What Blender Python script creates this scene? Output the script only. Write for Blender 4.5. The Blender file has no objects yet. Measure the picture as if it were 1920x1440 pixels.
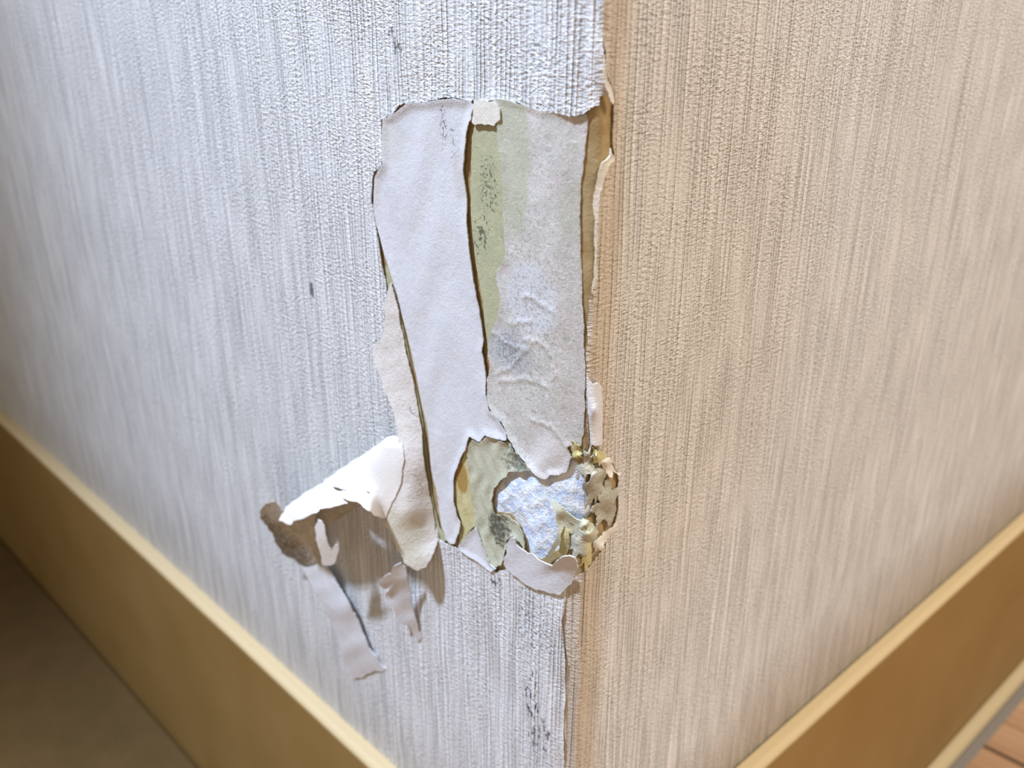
import bpy, bmesh, math, random
import numpy as np
from mathutils import Vector, Matrix
from mathutils.geometry import delaunay_2d_cdt

# ------------------------------------------------------------------ camera, light, exposure
SC = bpy.context.scene
COL = SC.collection
F = 1800.0
TH = math.radians(24.8)
FW = np.array([0, math.cos(TH), -math.sin(TH)])
UP = np.array([0, math.sin(TH), math.cos(TH)])
RT = np.array([1.0, 0, 0])
CAM = np.array([-0.0142, -0.1744, 0.60])
FLOOR = 0.60 - 0.3555          # provisional; everything is measured from camera height

cam = bpy.data.cameras.new('camera')
cam.sensor_width = 36.0
cam.lens = 36.0 * F / 1920.0
cam.clip_start = 0.01
cam.dof.use_dof = True
cam.dof.focus_distance = 0.203
cam.dof.aperture_fstop = 16.0
cam_o = bpy.data.objects.new('camera', cam)
COL.objects.link(cam_o)
cam_o.location = CAM
cam_o.rotation_euler = (math.radians(90) - TH, 0, 0)
SC.camera = cam_o

SC.view_settings.view_transform = 'Standard'
SC.view_settings.look = 'None'
SC.view_settings.gamma = 1.0
SC.view_settings.use_curve_mapping = False
SC.view_settings.exposure = 0.36

world = bpy.data.worlds.new('room_light')
SC.world = world
world.use_nodes = True
wn = world.node_tree.nodes
wn['Background'].inputs[0].default_value = (1.0, 0.90, 0.72, 1)
wn['Background'].inputs[1].default_value = 0.23

def aim(o, target):
    o.rotation_euler = (Vector(target) - o.location).to_track_quat('-Z', 'Y').to_euler()

def area(name, loc, target, size, energy, color, spread=180):
    l = bpy.data.lights.new(name, 'AREA')
    l.shape = 'DISK'; l.size = size; l.energy = energy; l.color = color
    l.spread = math.radians(spread)
    o = bpy.data.objects.new(name, l); COL.objects.link(o)
    o.location = loc; aim(o, target)
    return o

FOC = (0, 0, 0.52)
key = bpy.data.lights.new('cool_spot', 'SPOT')
key.energy = 72.0; key.color = (0.64, 0.765, 1.0); key.shadow_soft_size = 0.035
key.spot_size = math.radians(49); key.spot_blend = 1.0
key_o = bpy.data.objects.new('cool_spot', key); COL.objects.link(key_o)
key_o.location = (-0.554, -0.149, 0.52 + 0.95)
aim(key_o, (0.03, -0.03, 0.50))
area('warm_fill', (0.80, -0.42, 1.80), (0.12, 0.1, 0.5), 0.4, 16.5, (1.0, 0.93, 0.86))  # warm fill lamp added for the right wall, from above right
area('soft_front', (-0.55, -1.0, 0.75), (-0.05, 0, 0.52), 0.6, 0.35, (0.80, 0.88, 1.0))

# ------------------------------------------------------------------ the corner's plan
PL, PR = math.radians(44.2), math.radians(47.5)
Ld = np.array([-math.sin(PL), math.cos(PL)]); Rd = np.array([math.sin(PR), math.cos(PR)])
nL = np.array([-math.cos(PL), -math.sin(PL)]); nR = np.array([math.cos(PR), -math.sin(PR)])
# plan curve by arc length: flat left wall, a gentle flare, a tight nose, flat right wall
A_L = math.atan2(-Ld[1], -Ld[0])            # heading when walking towards the corner
A_R = math.atan2(Rd[1], Rd[0])
TURN = A_R - A_L
S0, S1, S2 = -0.0125, -0.0012, 0.0012
DS = 0.0001
_sv = np.arange(-0.03, 0.03 + DS, DS)
def _head(s):
    a = np.clip((s - S0) / (S1 - S0), 0, 1); b = np.clip((s - S1) / (S2 - S1), 0, 1)
    return A_L + TURN * (0.20 * a * a * (3 - 2 * a) + 0.80 * b * b * (3 - 2 * b))
_h = _head(_sv)
_x = np.concatenate([[0], np.cumsum(np.cos((_h[1:] + _h[:-1]) / 2) * DS)])
_y = np.concatenate([[0], np.cumsum(np.sin((_h[1:] + _h[:-1]) / 2) * DS)])
_i0 = int(round(0.03 / DS))
# put the flat parts on the planes through the origin
_px, _py = _x, _y
_rl = np.array([_px[0], _py[0]]); _rr = np.array([_px[-1], _py[-1]])
M = np.array([nL, nR]); rhs = -np.array([_rl @ nL, _rr @ nR])
sh = np.linalg.solve(M, rhs)
_px = _px + sh[0]; _py = _py + sh[1]

def plan(s):
    s = np.asarray(s, float)
    sc = np.clip(s, _sv[0], _sv[-1])
    x = np.interp(sc, _sv, _px); y = np.interp(sc, _sv, _py)
    h = _head(s)
    x = x + np.cos(h) * (s - sc); y = y + np.sin(h) * (s - sc)
    return x, y, np.sin(h), -np.cos(h)          # position and outward normal

def surf(s, z, o):
    x, y, nx, ny = plan(s)
    return np.stack([x + nx * o, y + ny * o, np.asarray(z, float) + 0 * x], -1)

def unproj(px, py, o):
    """photo pixel -> (s, z) on the wall surface lifted by o (vectorised)"""
    px = np.asarray(px, float); py = np.asarray(py, float); o = np.asarray(o, float) + 0 * px
    d = FW[None] * F + RT[None] * (px - 960)[:, None] + UP[None] * (720 - py)[:, None]
    lo = np.full(px.shape, -1.6); hi = np.full(px.shape, 1.6)
    for _ in range(46):
        m = (lo + hi) / 2
        P = surf(m, 0 * m, o)
        c = (P[:, 0] - CAM[0]) * d[:, 1] - (P[:, 1] - CAM[1]) * d[:, 0]
        hi = np.where(c > 0, m, hi); lo = np.where(c > 0, lo, m)
    m = (lo + hi) / 2
    P = surf(m, 0 * m, o)
    t = (P[:, 1] - CAM[1]) / d[:, 1]
    return m, CAM[2] + t * d[:, 2]

def sz(pts, o=0.0):
    a = np.array(pts, float)
    s, z = unproj(a[:, 0], a[:, 1], np.full(len(a), o))
    return np.stack([s, z], -1)

Z_TOP = 0.60 - 0.2385
Z_FLOOR = Z_TOP - 0.114
Z_CEIL = 2.55
LEN = 1.6

# ------------------------------------------------------------------ materials
def mat(name):
    m = bpy.data.materials.new(name); m.use_nodes = True
    nt = m.node_tree; b = nt.nodes['Principled BSDF']
    b.inputs['Specular IOR Level'].default_value = 0.2
    b.inputs['Roughness'].default_value = 0.8
    return m, nt, b

class NG:
    def __init__(s, nt): s.nt = nt
    def n(s, t, **k):
        x = s.nt.nodes.new(t)
        for a, v in k.items(): setattr(x, a, v)
        return x
    def link(s, a, b): s.nt.links.new(a, b)
    def put(s, sock, v):
        if hasattr(v, 'is_linked') or isinstance(v, bpy.types.NodeSocket): s.link(v, sock)
        else: sock.default_value = v
    def uv(s): return s.n('ShaderNodeUVMap').outputs[0]
    def scale(s, v, sc, off=(0, 0, 0)):
        m = s.n('ShaderNodeMapping'); s.link(v, m.inputs[0])
        m.inputs['Scale'].default_value = sc; m.inputs['Location'].default_value = off
        return m.outputs[0]
    def noise(s, v, sc, detail=2, rough=0.5, off=(0, 0, 0), dist=0.0):
        x = s.n('ShaderNodeTexNoise'); s.link(s.scale(v, sc, off), x.inputs['Vector'])
        x.inputs['Scale'].default_value = 1; x.inputs['Detail'].default_value = detail
        x.inputs['Roughness'].default_value = rough; x.inputs['Distortion'].default_value = dist
        return x.outputs[0]
    def math(s, op, a, b=0.0, c=None, clamp=False):
        x = s.n('ShaderNodeMath', operation=op); x.use_clamp = clamp
        s.put(x.inputs[0], a); s.put(x.inputs[1], b)
        if c is not None: s.put(x.inputs[2], c)
        return x.outputs[0]
    def rng(s, v, a, b, c=0.0, d=1.0, smooth=False):
        x = s.n('ShaderNodeMapRange'); x.clamp = True
        if smooth: x.interpolation_type = 'SMOOTHSTEP'
        s.put(x.inputs[0], v)
        for i, q in enumerate((a, b, c, d)): x.inputs[i + 1].default_value = q
        return x.outputs[0]
    def mix(s, f, a, b):
        x = s.n('ShaderNodeMix', data_type='RGBA'); s.put(x.inputs[0], f)
        s.put(x.inputs[6], a if isinstance(a, bpy.types.NodeSocket) else (*a, 1))
        s.put(x.inputs[7], b if isinstance(b, bpy.types.NodeSocket) else (*b, 1))
        return x.outputs[2]
    def bump(s, h, dist, strength=1.0, normal=None):
        x = s.n('ShaderNodeBump'); s.link(h, x.inputs['Height'])
        x.inputs['Distance'].default_value = dist; x.inputs['Strength'].default_value = strength
        if normal is not None: s.link(normal, x.inputs['Normal'])
        return x.outputs[0]
    def sep(s, v):
        x = s.n('ShaderNodeSeparateXYZ'); s.link(v, x.inputs[0]); return x.outputs
    def blob(s, uv, c, r, soft=0.5):
        """soft elliptical patch in wall coordinates (c, r metres)"""
        q = s.sep(uv)
        a = s.math('DIVIDE', s.math('SUBTRACT', q[0], c[0]), r[0])
        b = s.math('DIVIDE', s.math('SUBTRACT', q[1], c[1]), r[1])
        d = s.math('ADD', s.math('MULTIPLY', a, a), s.math('MULTIPLY', b, b))
        return s.rng(d, 1.0, 1.0 - soft * 0.98, 0, 1, True)

def spot_uv(px, py, rx, ry):
    a = sz([(px, py), (px + rx, py), (px, py + ry)])
    return tuple(a[0]), (abs(a[1][0] - a[0][0]), abs(a[2][1] - a[0][1]))

def wallpaper_mat(nm='ribbed_wallpaper', brown_from=-0.0004):
    m, nt, b = mat(nm); g = NG(nt); uv = g.uv()
    wob = g.noise(uv, (60, 25, 1), 2)
    q = g.sep(uv)
    comb = g.n('ShaderNodeCombineXYZ')
    g.link(g.math('ADD', q[0], g.math('MULTIPLY', wob, 0.0008)), comb.inputs[0]); g.link(q[1], comb.inputs[1])
    v = comb.outputs[0]
    ph = g.math('ADD', g.math('MULTIPLY', q[0], 2 * math.pi * 720), g.math('MULTIPLY', g.noise(uv, (170, 9, 1), 2), 26.0))
    wave = g.math('ADD', g.math('MULTIPLY', g.math('SINE', ph), 0.5), 0.5)
    amp = g.rng(g.noise(uv, (330, 35, 1), 1, 0.5, (21, 4, 0)), 0.35, 0.65, 0.15, 1.0)
    wave = g.math('ADD', g.math('MULTIPLY', g.math('SUBTRACT', wave, 0.5), amp), 0.5)
    ribs = g.math('ADD', g.math('MULTIPLY', wave, 0.42), g.math('MULTIPLY', g.noise(v, (1250, 24, 1), 1, 0.5), 0.60))
    ribs2 = g.noise(v, (1250, 50, 1), 1, 0.5, (7, 3, 0))
    beads = g.noise(v, (950, 1350, 1), 2, 0.6, (3, 9, 0))
    beads2 = g.noise(v, (800, 2100, 1), 1, 0.5, (13, 1, 0))
    patch = g.rng(g.noise(uv, (70, 55, 1), 2), 0.36, 0.60, 0.45, 1.0)
    ribs_s = g.rng(ribs, 0.26, 0.76, 0, 1, True)
    grain = g.math('ADD', g.math('MULTIPLY', g.math('SUBTRACT', g.math('ADD', g.math('MULTIPLY', beads, 1.7), g.math('MULTIPLY', beads2, 0.8)), 1.25), patch), 0.95)
    h = g.math('ADD', g.math('MULTIPLY', ribs_s, 0.85), g.math('ADD', g.math('MULTIPLY', ribs2, 0.7), g.math('MULTIPLY', grain, 1.15)))
    big = g.noise(uv, (14, 7, 1), 2)
    # colour: pale body, a little greyer between ribs, blotchy yellowing
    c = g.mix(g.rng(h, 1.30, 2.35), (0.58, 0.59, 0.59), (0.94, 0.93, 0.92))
    c = g.mix(g.rng(big, 0.40, 0.72, 0, 0.16), c, (0.66, 0.63, 0.56))
    pin = g.rng(g.noise(v, (700, 420, 1), 1, 0.5, (31, 17, 0)), 0.765, 0.80, 0, 0.75)
    c = g.mix(pin, c, (0.16, 0.15, 0.12))
    # browner nose of the corner, right-hand side
    wav = g.math('MULTIPLY', g.math('SUBTRACT', g.noise(uv, (60, 30, 1), 2), 0.5), 0.006)
    sx = g.math('ADD', q[0], wav)
    st = g.math('MULTIPLY', g.rng(sx, 0.010, 0.0030, 0, 0.62, True), g.rng(q[0], brown_from, brown_from + 0.001, 0, 1))
    c = g.mix(st, c, (0.56, 0.42, 0.26))
    # broad warm tint of the right wall near the torn part
    cc, rr = spot_uv(1230, 640, 330, 700)
    c = g.mix(g.math('MULTIPLY', g.blob(uv, cc, rr, 1.0), g.rng(q[0], 0.0, 0.002, 0, 0.28)), c, (0.66, 0.52, 0.34))
    # black worn-through specks
    def specks(px, py, rx, ry, lo, hi, amt, sc=(520, 200, 1), off=(0, 0, 0)):
        nonlocal c
        cc, rr = spot_uv(px, py, rx, ry)
        mk = g.blob(uv, cc, rr, 1.0)
        nn = g.noise(v, sc, 2, 0.6, off)
        f = g.rng(g.math('ADD', nn, g.math('MULTIPLY', mk, 0.22)), lo, hi, 0, amt)
        f = g.math('MULTIPLY', f, g.rng(mk, 0.0, 0.15))
        c = g.mix(f, c, (0.02, 0.035, 0.05))
    specks(1000, 1290, 26, 90, 0.77, 0.82, 0.95, (1300, 330, 1))
    specks(1000, 1170, 75, 110, 0.74, 0.84, 0.6, (1700, 900, 1), (3, 2, 0))
    specks(1010, 1370, 40, 60, 0.74, 0.80, 0.8, (900, 300, 1), (5, 2, 0))
    specks(935, 1090, 20, 25, 0.72, 0.78, 0.8, (900, 700, 1), (8, 2, 0))
    specks(588, 543, 4, 16, 0.45, 0.60, 0.8, (900, 700, 1), (2, 7, 0))
    specks(745, 75, 22, 40, 0.73, 0.79, 0.7, (900, 260, 1), (1, 5, 0))
    specks(1010, 95, 40, 60, 0.76, 0.82, 0.5, (900, 900, 1), (1, 9, 0))
    g.link(c, b.inputs['Base Color'])
    g.link(g.bump(g.math('ADD', h, g.math('MULTIPLY', ribs_s, 0.35)), 0.00036, 1.0, g.bump(big, 0.0008, 0.3)), b.inputs['Normal'])
    return m

def paper_mat(name, base, alt, spots=0.0, fleck=(0.1, 0.1, 0.08), bump=0.00012, blobs=(), fib=0.35, scale=1.0):
    m, nt, b = mat(name); g = NG(nt); uv = g.uv()
    n1 = g.noise(uv, (260 * scale, 180 * scale, 1), 3, 0.6)
    n2 = g.noise(uv, (900, 900, 1), 3, 0.7, (2, 5, 0), 1.5)
    n3 = g.noise(uv, (2500, 2500, 1), 2, 0.6, (4, 1, 0))
    c = g.mix(g.rng(n1, 0.35, 0.68), base, alt)
    lt = tuple(min(1, x * 1.18 + 0.03) for x in base); dk = tuple(x * 0.72 for x in alt)
    c = g.mix(g.rng(n2, 0.52, 0.66, 0, fib), c, lt)
    c = g.mix(g.rng(n2, 0.45, 0.33, 0, fib), c, dk)
    for (px, py, rx, ry, col, amt) in blobs:
        cc, rr = spot_uv(px, py, rx, ry)
        mk = g.blob(uv, cc, rr, 1.0)
        f = g.rng(g.math('ADD', mk, g.math('MULTIPLY', g.math('SUBTRACT', n1, 0.5), 0.9)), 0.15, 0.75, 0, amt, True)
        f = g.math('MULTIPLY', f, g.rng(mk, 0, 0.2))
        c = g.mix(f, c, col)
    if spots > 0:
        s = g.noise(uv, (1100, 700, 1), 2, 0.6, (11, 3, 0))
        c = g.mix(g.rng(s, 0.74 - spots * 0.1, 0.78 - spots * 0.1, 0, 0.85), c, fleck)
    g.link(c, b.inputs['Base Color'])
    h = g.math('ADD', g.math('MULTIPLY', n2, 1.0), g.math('MULTIPLY', n3, 0.35))
    g.link(g.bump(h, bump, 1.0, g.bump(n1, bump * 4, 0.5)), b.inputs['Normal'])
    return m

def speck_blob(m, px, py, rx, ry, lo, hi, col=(0.03, 0.06, 0.06), amt=0.9, sc=(700, 500, 1)):
    """mould specks inside an elliptical patch, laid over an existing paper material"""
    nt = m.node_tree; g = NG(nt); b = nt.nodes['Principled BSDF']; uv = g.uv()
    src = b.inputs['Base Color'].links[0].from_socket
    cc, rr = spot_uv(px, py, rx, ry)
    mk = g.blob(uv, cc, rr, 1.0)
    nn = g.noise(uv, sc, 3, 0.65, (px * 0.01, py * 0.01, 0))
    f = g.rng(g.math('ADD', nn, g.math('MULTIPLY', mk, 0.16)), lo, hi, 0, amt)
    f = g.math('MULTIPLY', f, g.rng(mk, 0, 0.15))
    g.link(g.mix(f, src, col), b.inputs['Base Color'])

def plaster_mat():
    m, nt, b = mat('blue_white_plaster'); g = NG(nt); uv = g.uv()
    n1 = g.noise(uv, (420, 420, 1), 4, 0.65); n2 = g.noise(uv, (1500, 1500, 1), 3, 0.7, (2, 2, 0))
    c = g.mix(g.rng(n1, 0.40, 0.56), (0.62, 0.73, 0.93), (0.93, 0.96, 1.0))
    c = g.mix(g.rng(n2, 0.34, 0.28, 0, 0.8), c, (0.16, 0.22, 0.32))
    g.link(c, b.inputs['Base Color'])
    g.link(g.bump(g.math('ADD', n1, g.math('MULTIPLY', n2, 0.5)), 0.0006, 1.0), b.inputs['Normal'])
    return m

def paint_mat():
    m, nt, b = mat('ochre_brown_paint'); g = NG(nt)
    tc = g.n('ShaderNodeTexCoord').outputs['Object']
    n = g.noise(tc, (30, 30, 30), 3); n2 = g.noise(tc, (700, 700, 700), 2)
    c = g.mix(g.rng(n, 0.3, 0.7), (0.30, 0.18, 0.055), (0.34, 0.21, 0.075))
    wz = g.math('ADD', g.sep(tc)[2], g.math('MULTIPLY', n, 0.0006))
    c = g.mix(g.rng(wz, Z_TOP - 0.0024, Z_TOP - 0.0009, 0, 1, True), c, (0.70, 0.54, 0.31))   # light on the top edge put into the paint as cream
    g.link(c, b.inputs['Base Color']); b.inputs['Roughness'].default_value = 0.45
    g.link(g.bump(n2, 0.0002, 0.4), b.inputs['Normal'])
    return m

def wood_mat():
    m, nt, b = mat('warm_wood_floor'); g = NG(nt)
    tc = g.n('ShaderNodeTexCoord').outputs['Object']
    mp = g.n('ShaderNodeMapping'); g.link(tc, mp.inputs[0])
    mp.inputs['Rotation'].default_value = (0, 0, -PR)
    v = mp.outputs[0]
    n = g.noise(v, (70, 5, 1), 4, 0.6, (0, 0, 0), 0.8); n2 = g.noise(v, (12, 3, 1), 2)
    c = g.mix(g.rng(n, 0.35, 0.65), (0.30, 0.16, 0.075), (0.62, 0.40, 0.24))
    c = g.mix(g.rng(n2, 0.35, 0.7, 0, 0.4), c, (0.60, 0.36, 0.22))
    q = g.sep(v)
    pl = g.math('FRACT', g.math('MULTIPLY', q[0], 1 / 0.09))
    c = g.mix(g.math('LESS_THAN', pl, 0.03), c, (0.12, 0.07, 0.04))
    g.link(c, b.inputs['Base Color']); b.inputs['Roughness'].default_value = 0.5
    g.link(g.bump(n, 0.0006, 0.5), b.inputs['Normal'])
    return m

# ------------------------------------------------------------------ mesh helpers
def link(name, me, m, parent=None):
    o = bpy.data.objects.new(name, me); COL.objects.link(o)
    if m is not None: me.materials.append(m)
    if parent is not None: o.parent = parent
    return o

def tag(o, label=None, cat=None, group=None, kind=None):
    for k, v in (('label', label), ('category', cat), ('group', group), ('kind', kind)):
        if v: o[k] = v
    return o

def from_arrays(name, V, Fc, UV, m, parent=None, smooth=True):
    me = bpy.data.meshes.new(name)
    me.from_pydata([tuple(v) for v in V], [], [tuple(f) for f in Fc])
    uvl = me.uv_layers.new(name='UVMap')
    li = np.zeros(len(me.loops), dtype=np.int32); me.loops.foreach_get('vertex_index', li)
    uvl.data.foreach_set('uv', np.asarray(UV, float)[li].ravel())
    if smooth: me.polygons.foreach_set('use_smooth', np.ones(len(me.polygons), bool))
    me.update()
    return link(name, me, m, parent)

def rough_line(pts, step, amp, seed, closed=True):
    """subdivide a polyline to ~step and jitter it fractally by amp"""
    rnd = random.Random(seed)
    out = []
    n = len(pts)
    for i in range(n if closed else n - 1):
        a = np.array(pts[i], float); b = np.array(pts[(i + 1) % n], float)
        seg = [a, b]; am = min(amp, 0.25 * np.linalg.norm(b - a))
        while np.linalg.norm(seg[1] - seg[0]) > step:
            ns = []
            for p, q in zip(seg[:-1], seg[1:]):
                d = q - p; nn = np.array([-d[1], d[0]]) / (np.linalg.norm(d) + 1e-12)
                ns += [p, (p + q) / 2 + nn * rnd.uniform(-am, am)]
            ns.append(seg[-1]); seg = ns; am *= 0.62
        out += seg[:-1]
    if not closed: out.append(np.array(pts[-1], float))
    return np.array(out)

def inside(P, poly):
    x, y = P[:, 0], P[:, 1]; r = np.zeros(len(P), bool)
    x1, y1 = poly[-1]
    for x2, y2 in poly:
        if y1 != y2:
            c = ((y1 > y) != (y2 > y)) & (x < (x2 - x1) * (y - y1) / (y2 - y1) + x1)
            r ^= c
        x1, y1 = x2, y2
    return r

def dist_to(P, Q):
    out = np.empty(len(P))
    for i in range(0, len(P), 2000):
        p = P[i:i + 2000]
        d = np.min((p[:, None, 0] - Q[None, :, 0]) ** 2 + (p[:, None, 1] - Q[None, :, 1]) ** 2, axis=1)
        out[i:i + 2000] = np.sqrt(d)
    return out

def triangulate(outline, holes, grid_pts):
    pts = [outline] + list(holes)
    V = []; E = []
    for lp in pts:
        k = len(V); n = len(lp)
        V += [tuple(p) for p in lp]
        E += [(k + i, k + (i + 1) % n) for i in range(n)]
    nb = len(V)
    g = grid_pts[inside(grid_pts, outline)]
    for h in holes: g = g[~inside(g, h)]
    allb = np.array(V)
    g = g[dist_to(g, allb) > 0.35 * GR]
    V += [tuple(p) for p in g]
    mid = np.mean(np.array(V), axis=0); sc = 1000.0
    vs = [Vector(((p[0] - mid[0]) * sc, (p[1] - mid[1]) * sc)) for p in V]
    r = delaunay_2d_cdt(vs, E, [], 0, 1e-7)
    P = np.array([(v.x / sc + mid[0], v.y / sc + mid[1]) for v in r[0]])
    T = np.array(r[2])
    C = P[T].mean(axis=1)
    k = inside(C, outline)
    for h in holes: k &= ~inside(C, h)
    T = T[k]
    # consistent winding
    a, b, c = P[T[:, 0]], P[T[:, 1]], P[T[:, 2]]
    cr = (b[:, 0] - a[:, 0]) * (c[:, 1] - a[:, 1]) - (b[:, 1] - a[:, 1]) * (c[:, 0] - a[:, 0])
    T = np.where((cr > 0)[:, None], T, T[:, ::-1])
    used = np.unique(T); mp = -np.ones(len(P), int); mp[used] = np.arange(len(used))
    return P[used], mp[T], allb

GR = 0.0006
def sheet_raw(name, P, T, top, bot, m, parent, uv=None):
    """closed thin body between two vertex layers with the same triangulation"""
    n = len(P)
    cnt = {}
    for t in T:
        for i in range(3):
            e = (int(t[i]), int(t[(i + 1) % 3]))
            cnt[e] = 1
    side = [(b, a, a + n, b + n) for (a, b) in cnt if (b, a) not in cnt]
    V = np.concatenate([top, bot])
    Fc = [tuple(int(q) for q in t) for t in T] + [tuple(int(q) + n for q in t[::-1]) for t in T] + side
    U = np.concatenate([P if uv is None else uv] * 2)
    o = from_arrays(name, V, Fc, U, m, parent)
    # keep paper edges crisp
    me = o.data
    sh_ = me.attributes.new('sharp_edge', 'BOOLEAN', 'EDGE')
    ev = np.zeros(len(me.edges) * 2, dtype=np.int32); me.edges.foreach_get('vertices', ev); ev = ev.reshape(-1, 2)
    bset = set()
    for (b, a, an, bn) in side:
        bset.add((min(a, b), max(a, b))); bset.add((min(an, bn), max(an, bn)))
    sh_.data.foreach_set('value', np.array([(min(a, b), max(a, b)) in bset for a, b in ev.tolist()], bool))
    return o

def sheet(name, px, off, thick, m, parent=None, holes=(), amp=0.0004, step=0.0003, seed=1,
          fn=None, grid=None, raw_sz=False, coarse=None, lift=0.0, liftw=0.002):
    """paper layer lying on the wall; px = outline in photo pixels projected on to the wall surface"""
    out = sz(px, off) if not raw_sz else np.array(px, float)
    out = rough_line(out, step, amp, seed)
    hs = [rough_line(sz(h, off), step, amp, seed + 7 + i) for i, h in enumerate(holes)]
    g = grid or GR
    a, b = out.min(0), out.max(0)
    if coarse is None:
        xs, ys = np.meshgrid(np.arange(a[0], b[0], g), np.arange(a[1], b[1], g)); ys = ys + (xs / g % 2 > 1) * g * 0.4
        G = np.stack([xs.ravel(), ys.ravel()], -1)
    else: G = coarse
    rs = np.random.RandomState(seed); G = G + rs.uniform(-0.15, 0.15, G.shape) * g
    P, T, B = triangulate(out, hs, G)
    d = dist_to(P, B)
    o = np.full(len(P), off)
    if lift: o = o + lift * np.exp(-(d / liftw) ** 2)
    if fn is not None: o = o + fn(P[:, 0], P[:, 1], d)
    top = surf(P[:, 0], P[:, 1], o); bot = surf(P[:, 0], P[:, 1], o - thick)
    return sheet_raw(name, P, T, top, bot, m, parent)

def tps(ctrl):
    """thin plate spline through (px,py,offset mm) controls"""
    c = np.array(ctrl, float); X = c[:, :2] / 100; y = c[:, 2]; n = len(c)
    def U(r2): return np.where(r2 > 0, r2 * np.log(r2 + 1e-12), 0)
    D = ((X[:, None] - X[None]) ** 2).sum(-1)
    K = U(D) + np.eye(n) * 1e-4; Pm = np.concatenate([np.ones((n, 1)), X], 1)
    A = np.zeros((n + 3, n + 3)); A[:n, :n] = K; A[:n, n:] = Pm; A[n:, :n] = Pm.T
    w = np.linalg.solve(A, np.concatenate([y, [0, 0, 0]]))
    def f(px, py):
        Q = np.stack([px, py], -1) / 100
        D = ((Q[:, None] - X[None]) ** 2).sum(-1)
        return (U(D) @ w[:n] + w[n] + Q @ w[n + 1:]) * 0.001
    return f

def curl(name, px, ctrl, thick, m, parent=None, amp=2.5, step=2.5, seed=1, grid=5.0, holes=(), wr=0.0, blend=None):
    """free-standing piece of paper: outline in photo pixels, lift from the wall interpolated
    between control points (px, py, millimetres); it has its own place and depth in the room"""
    out = rough_line(np.array(px, float), step, amp, seed)
    hs = [rough_line(np.array(h, float), step, amp, seed + 5 + i) for i, h in enumerate(holes)]
    a, b = out.min(0), out.max(0)
    xs, ys = np.meshgrid(np.arange(a[0], b[0], grid), np.arange(a[1], b[1], grid)); G = np.stack([xs.ravel(), ys.ravel()], -1)
    rs = np.random.RandomState(seed); G = G + rs.uniform(-0.2, 0.2, G.shape) * grid
    global GR
    keep = GR; GR = grid
    P, T, B = triangulate(out, hs, G); GR = keep
    f = tps(ctrl); o = f(P[:, 0], P[:, 1])
    if blend is not None:
        w = np.clip((P[:, 0] - 690) / 34, 0, 1) * np.clip((P[:, 1] - 824) / 12, 0, 1); w = w * w * (3 - 2 * w)
        o = o * (1 - w) + (blend(P[:, 0], P[:, 1]) + 0.00018) * w
    if wr:
        ph = rs.uniform(0, 6, 4)
        o = o + wr * (np.sin(P[:, 0] / 9 + ph[0] + np.sin(P[:, 1] / 13)) * 0.5 + np.sin(P[:, 1] / 7 + ph[1] + P[:, 0] / 17) * 0.5)
    o = np.maximum(o, thick + 0.0002)
    s, z = unproj(P[:, 0], P[:, 1], o)
    top = surf(s, z, o)
    # vertex normals for the thickness
    T2 = T[:, ::-1]                                  # image y runs down
    n = np.zeros_like(top)
    fn_ = np.cross(top[T2[:, 1]] - top[T2[:, 0]], top[T2[:, 2]] - top[T2[:, 0]])
    for i in range(3): np.add.at(n, T2[:, i], fn_)
    n /= np.linalg.norm(n, axis=1)[:, None] + 1e-12
    if np.mean(np.sum(n * (CAM - top), 1)) < 0: n = -n
    bot = top - n * thick
    return sheet_raw(name, np.stack([s, z], -1), T2, top, bot, m, parent)

# ------------------------------------------------------------------ measure the skirting from the photo
def hitz(px, py, n, o):
    d = FW * F + RT * (px - 960) + UP * (720 - py); t = (o - CAM[:2] @ n) / (d[:2] @ n); return CAM + t * d
Z_TOP = 0.60 - 0.2385
Z_FLOOR = Z_TOP - 0.114
Z_CEIL = 2.55
LEN = 1.6

# ------------------------------------------------------------------ materials in use
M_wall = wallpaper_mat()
M_wallR = wallpaper_mat('ribbed_wallpaper_brown_edge', -0.03)
M_plaster = plaster_mat()
M_paint = paint_mat()
M_wood = wood_mat()
LIL = (0.63, 0.61, 0.63); 
M_kraft = paper_mat('glue_brown_kraft', (0.36, 0.24, 0.10), (0.50, 0.38, 0.20), 0.25, (0.12, 0.06, 0.02))
M_lilac = paper_mat('pale_backing_paper', (0.74, 0.72, 0.72), (0.70, 0.70, 0.72), 0.0, fib=0.2,
                    blobs=[(735, 260, 40, 50, (0.66, 0.64, 0.58), 0.5), (868, 330, 22, 60, (0.62, 0.58, 0.53), 0.5)])
speck_blob(M_lilac, 835, 235, 11, 60, 0.67, 0.75, (0.06, 0.09, 0.10), 0.8, (1900, 1000, 1))
speck_blob(M_lilac, 852, 265, 9, 50, 0.68, 0.76, (0.08, 0.10, 0.10), 0.6, (1900, 1000, 1))
M_stain = paper_mat('stained_backing_paper', (0.66, 0.61, 0.57), (0.58, 0.57, 0.50), 0.1, (0.12, 0.13, 0.07), fib=0.8,
                    blobs=[(965, 300, 45, 190, (0.47, 0.49, 0.31), 0.55), (1075, 400, 35, 80, (0.50, 0.49, 0.36), 0.4),
                           (1000, 560, 70, 90, (0.70, 0.70, 0.72), 0.7), (960, 655, 60, 60, (0.46, 0.47, 0.50), 0.45),
                           (1030, 860, 60, 60, (0.76, 0.71, 0.68), 0.6)])
speck_blob(M_stain, 958, 655, 42, 45, 0.60, 0.74, (0.12, 0.15, 0.18), 0.6, (1600, 1600, 1))
speck_blob(M_stain, 1000, 600, 90, 280, 0.68, 0.76, (0.25, 0.25, 0.20), 0.5, (1300, 1300, 1))
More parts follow.
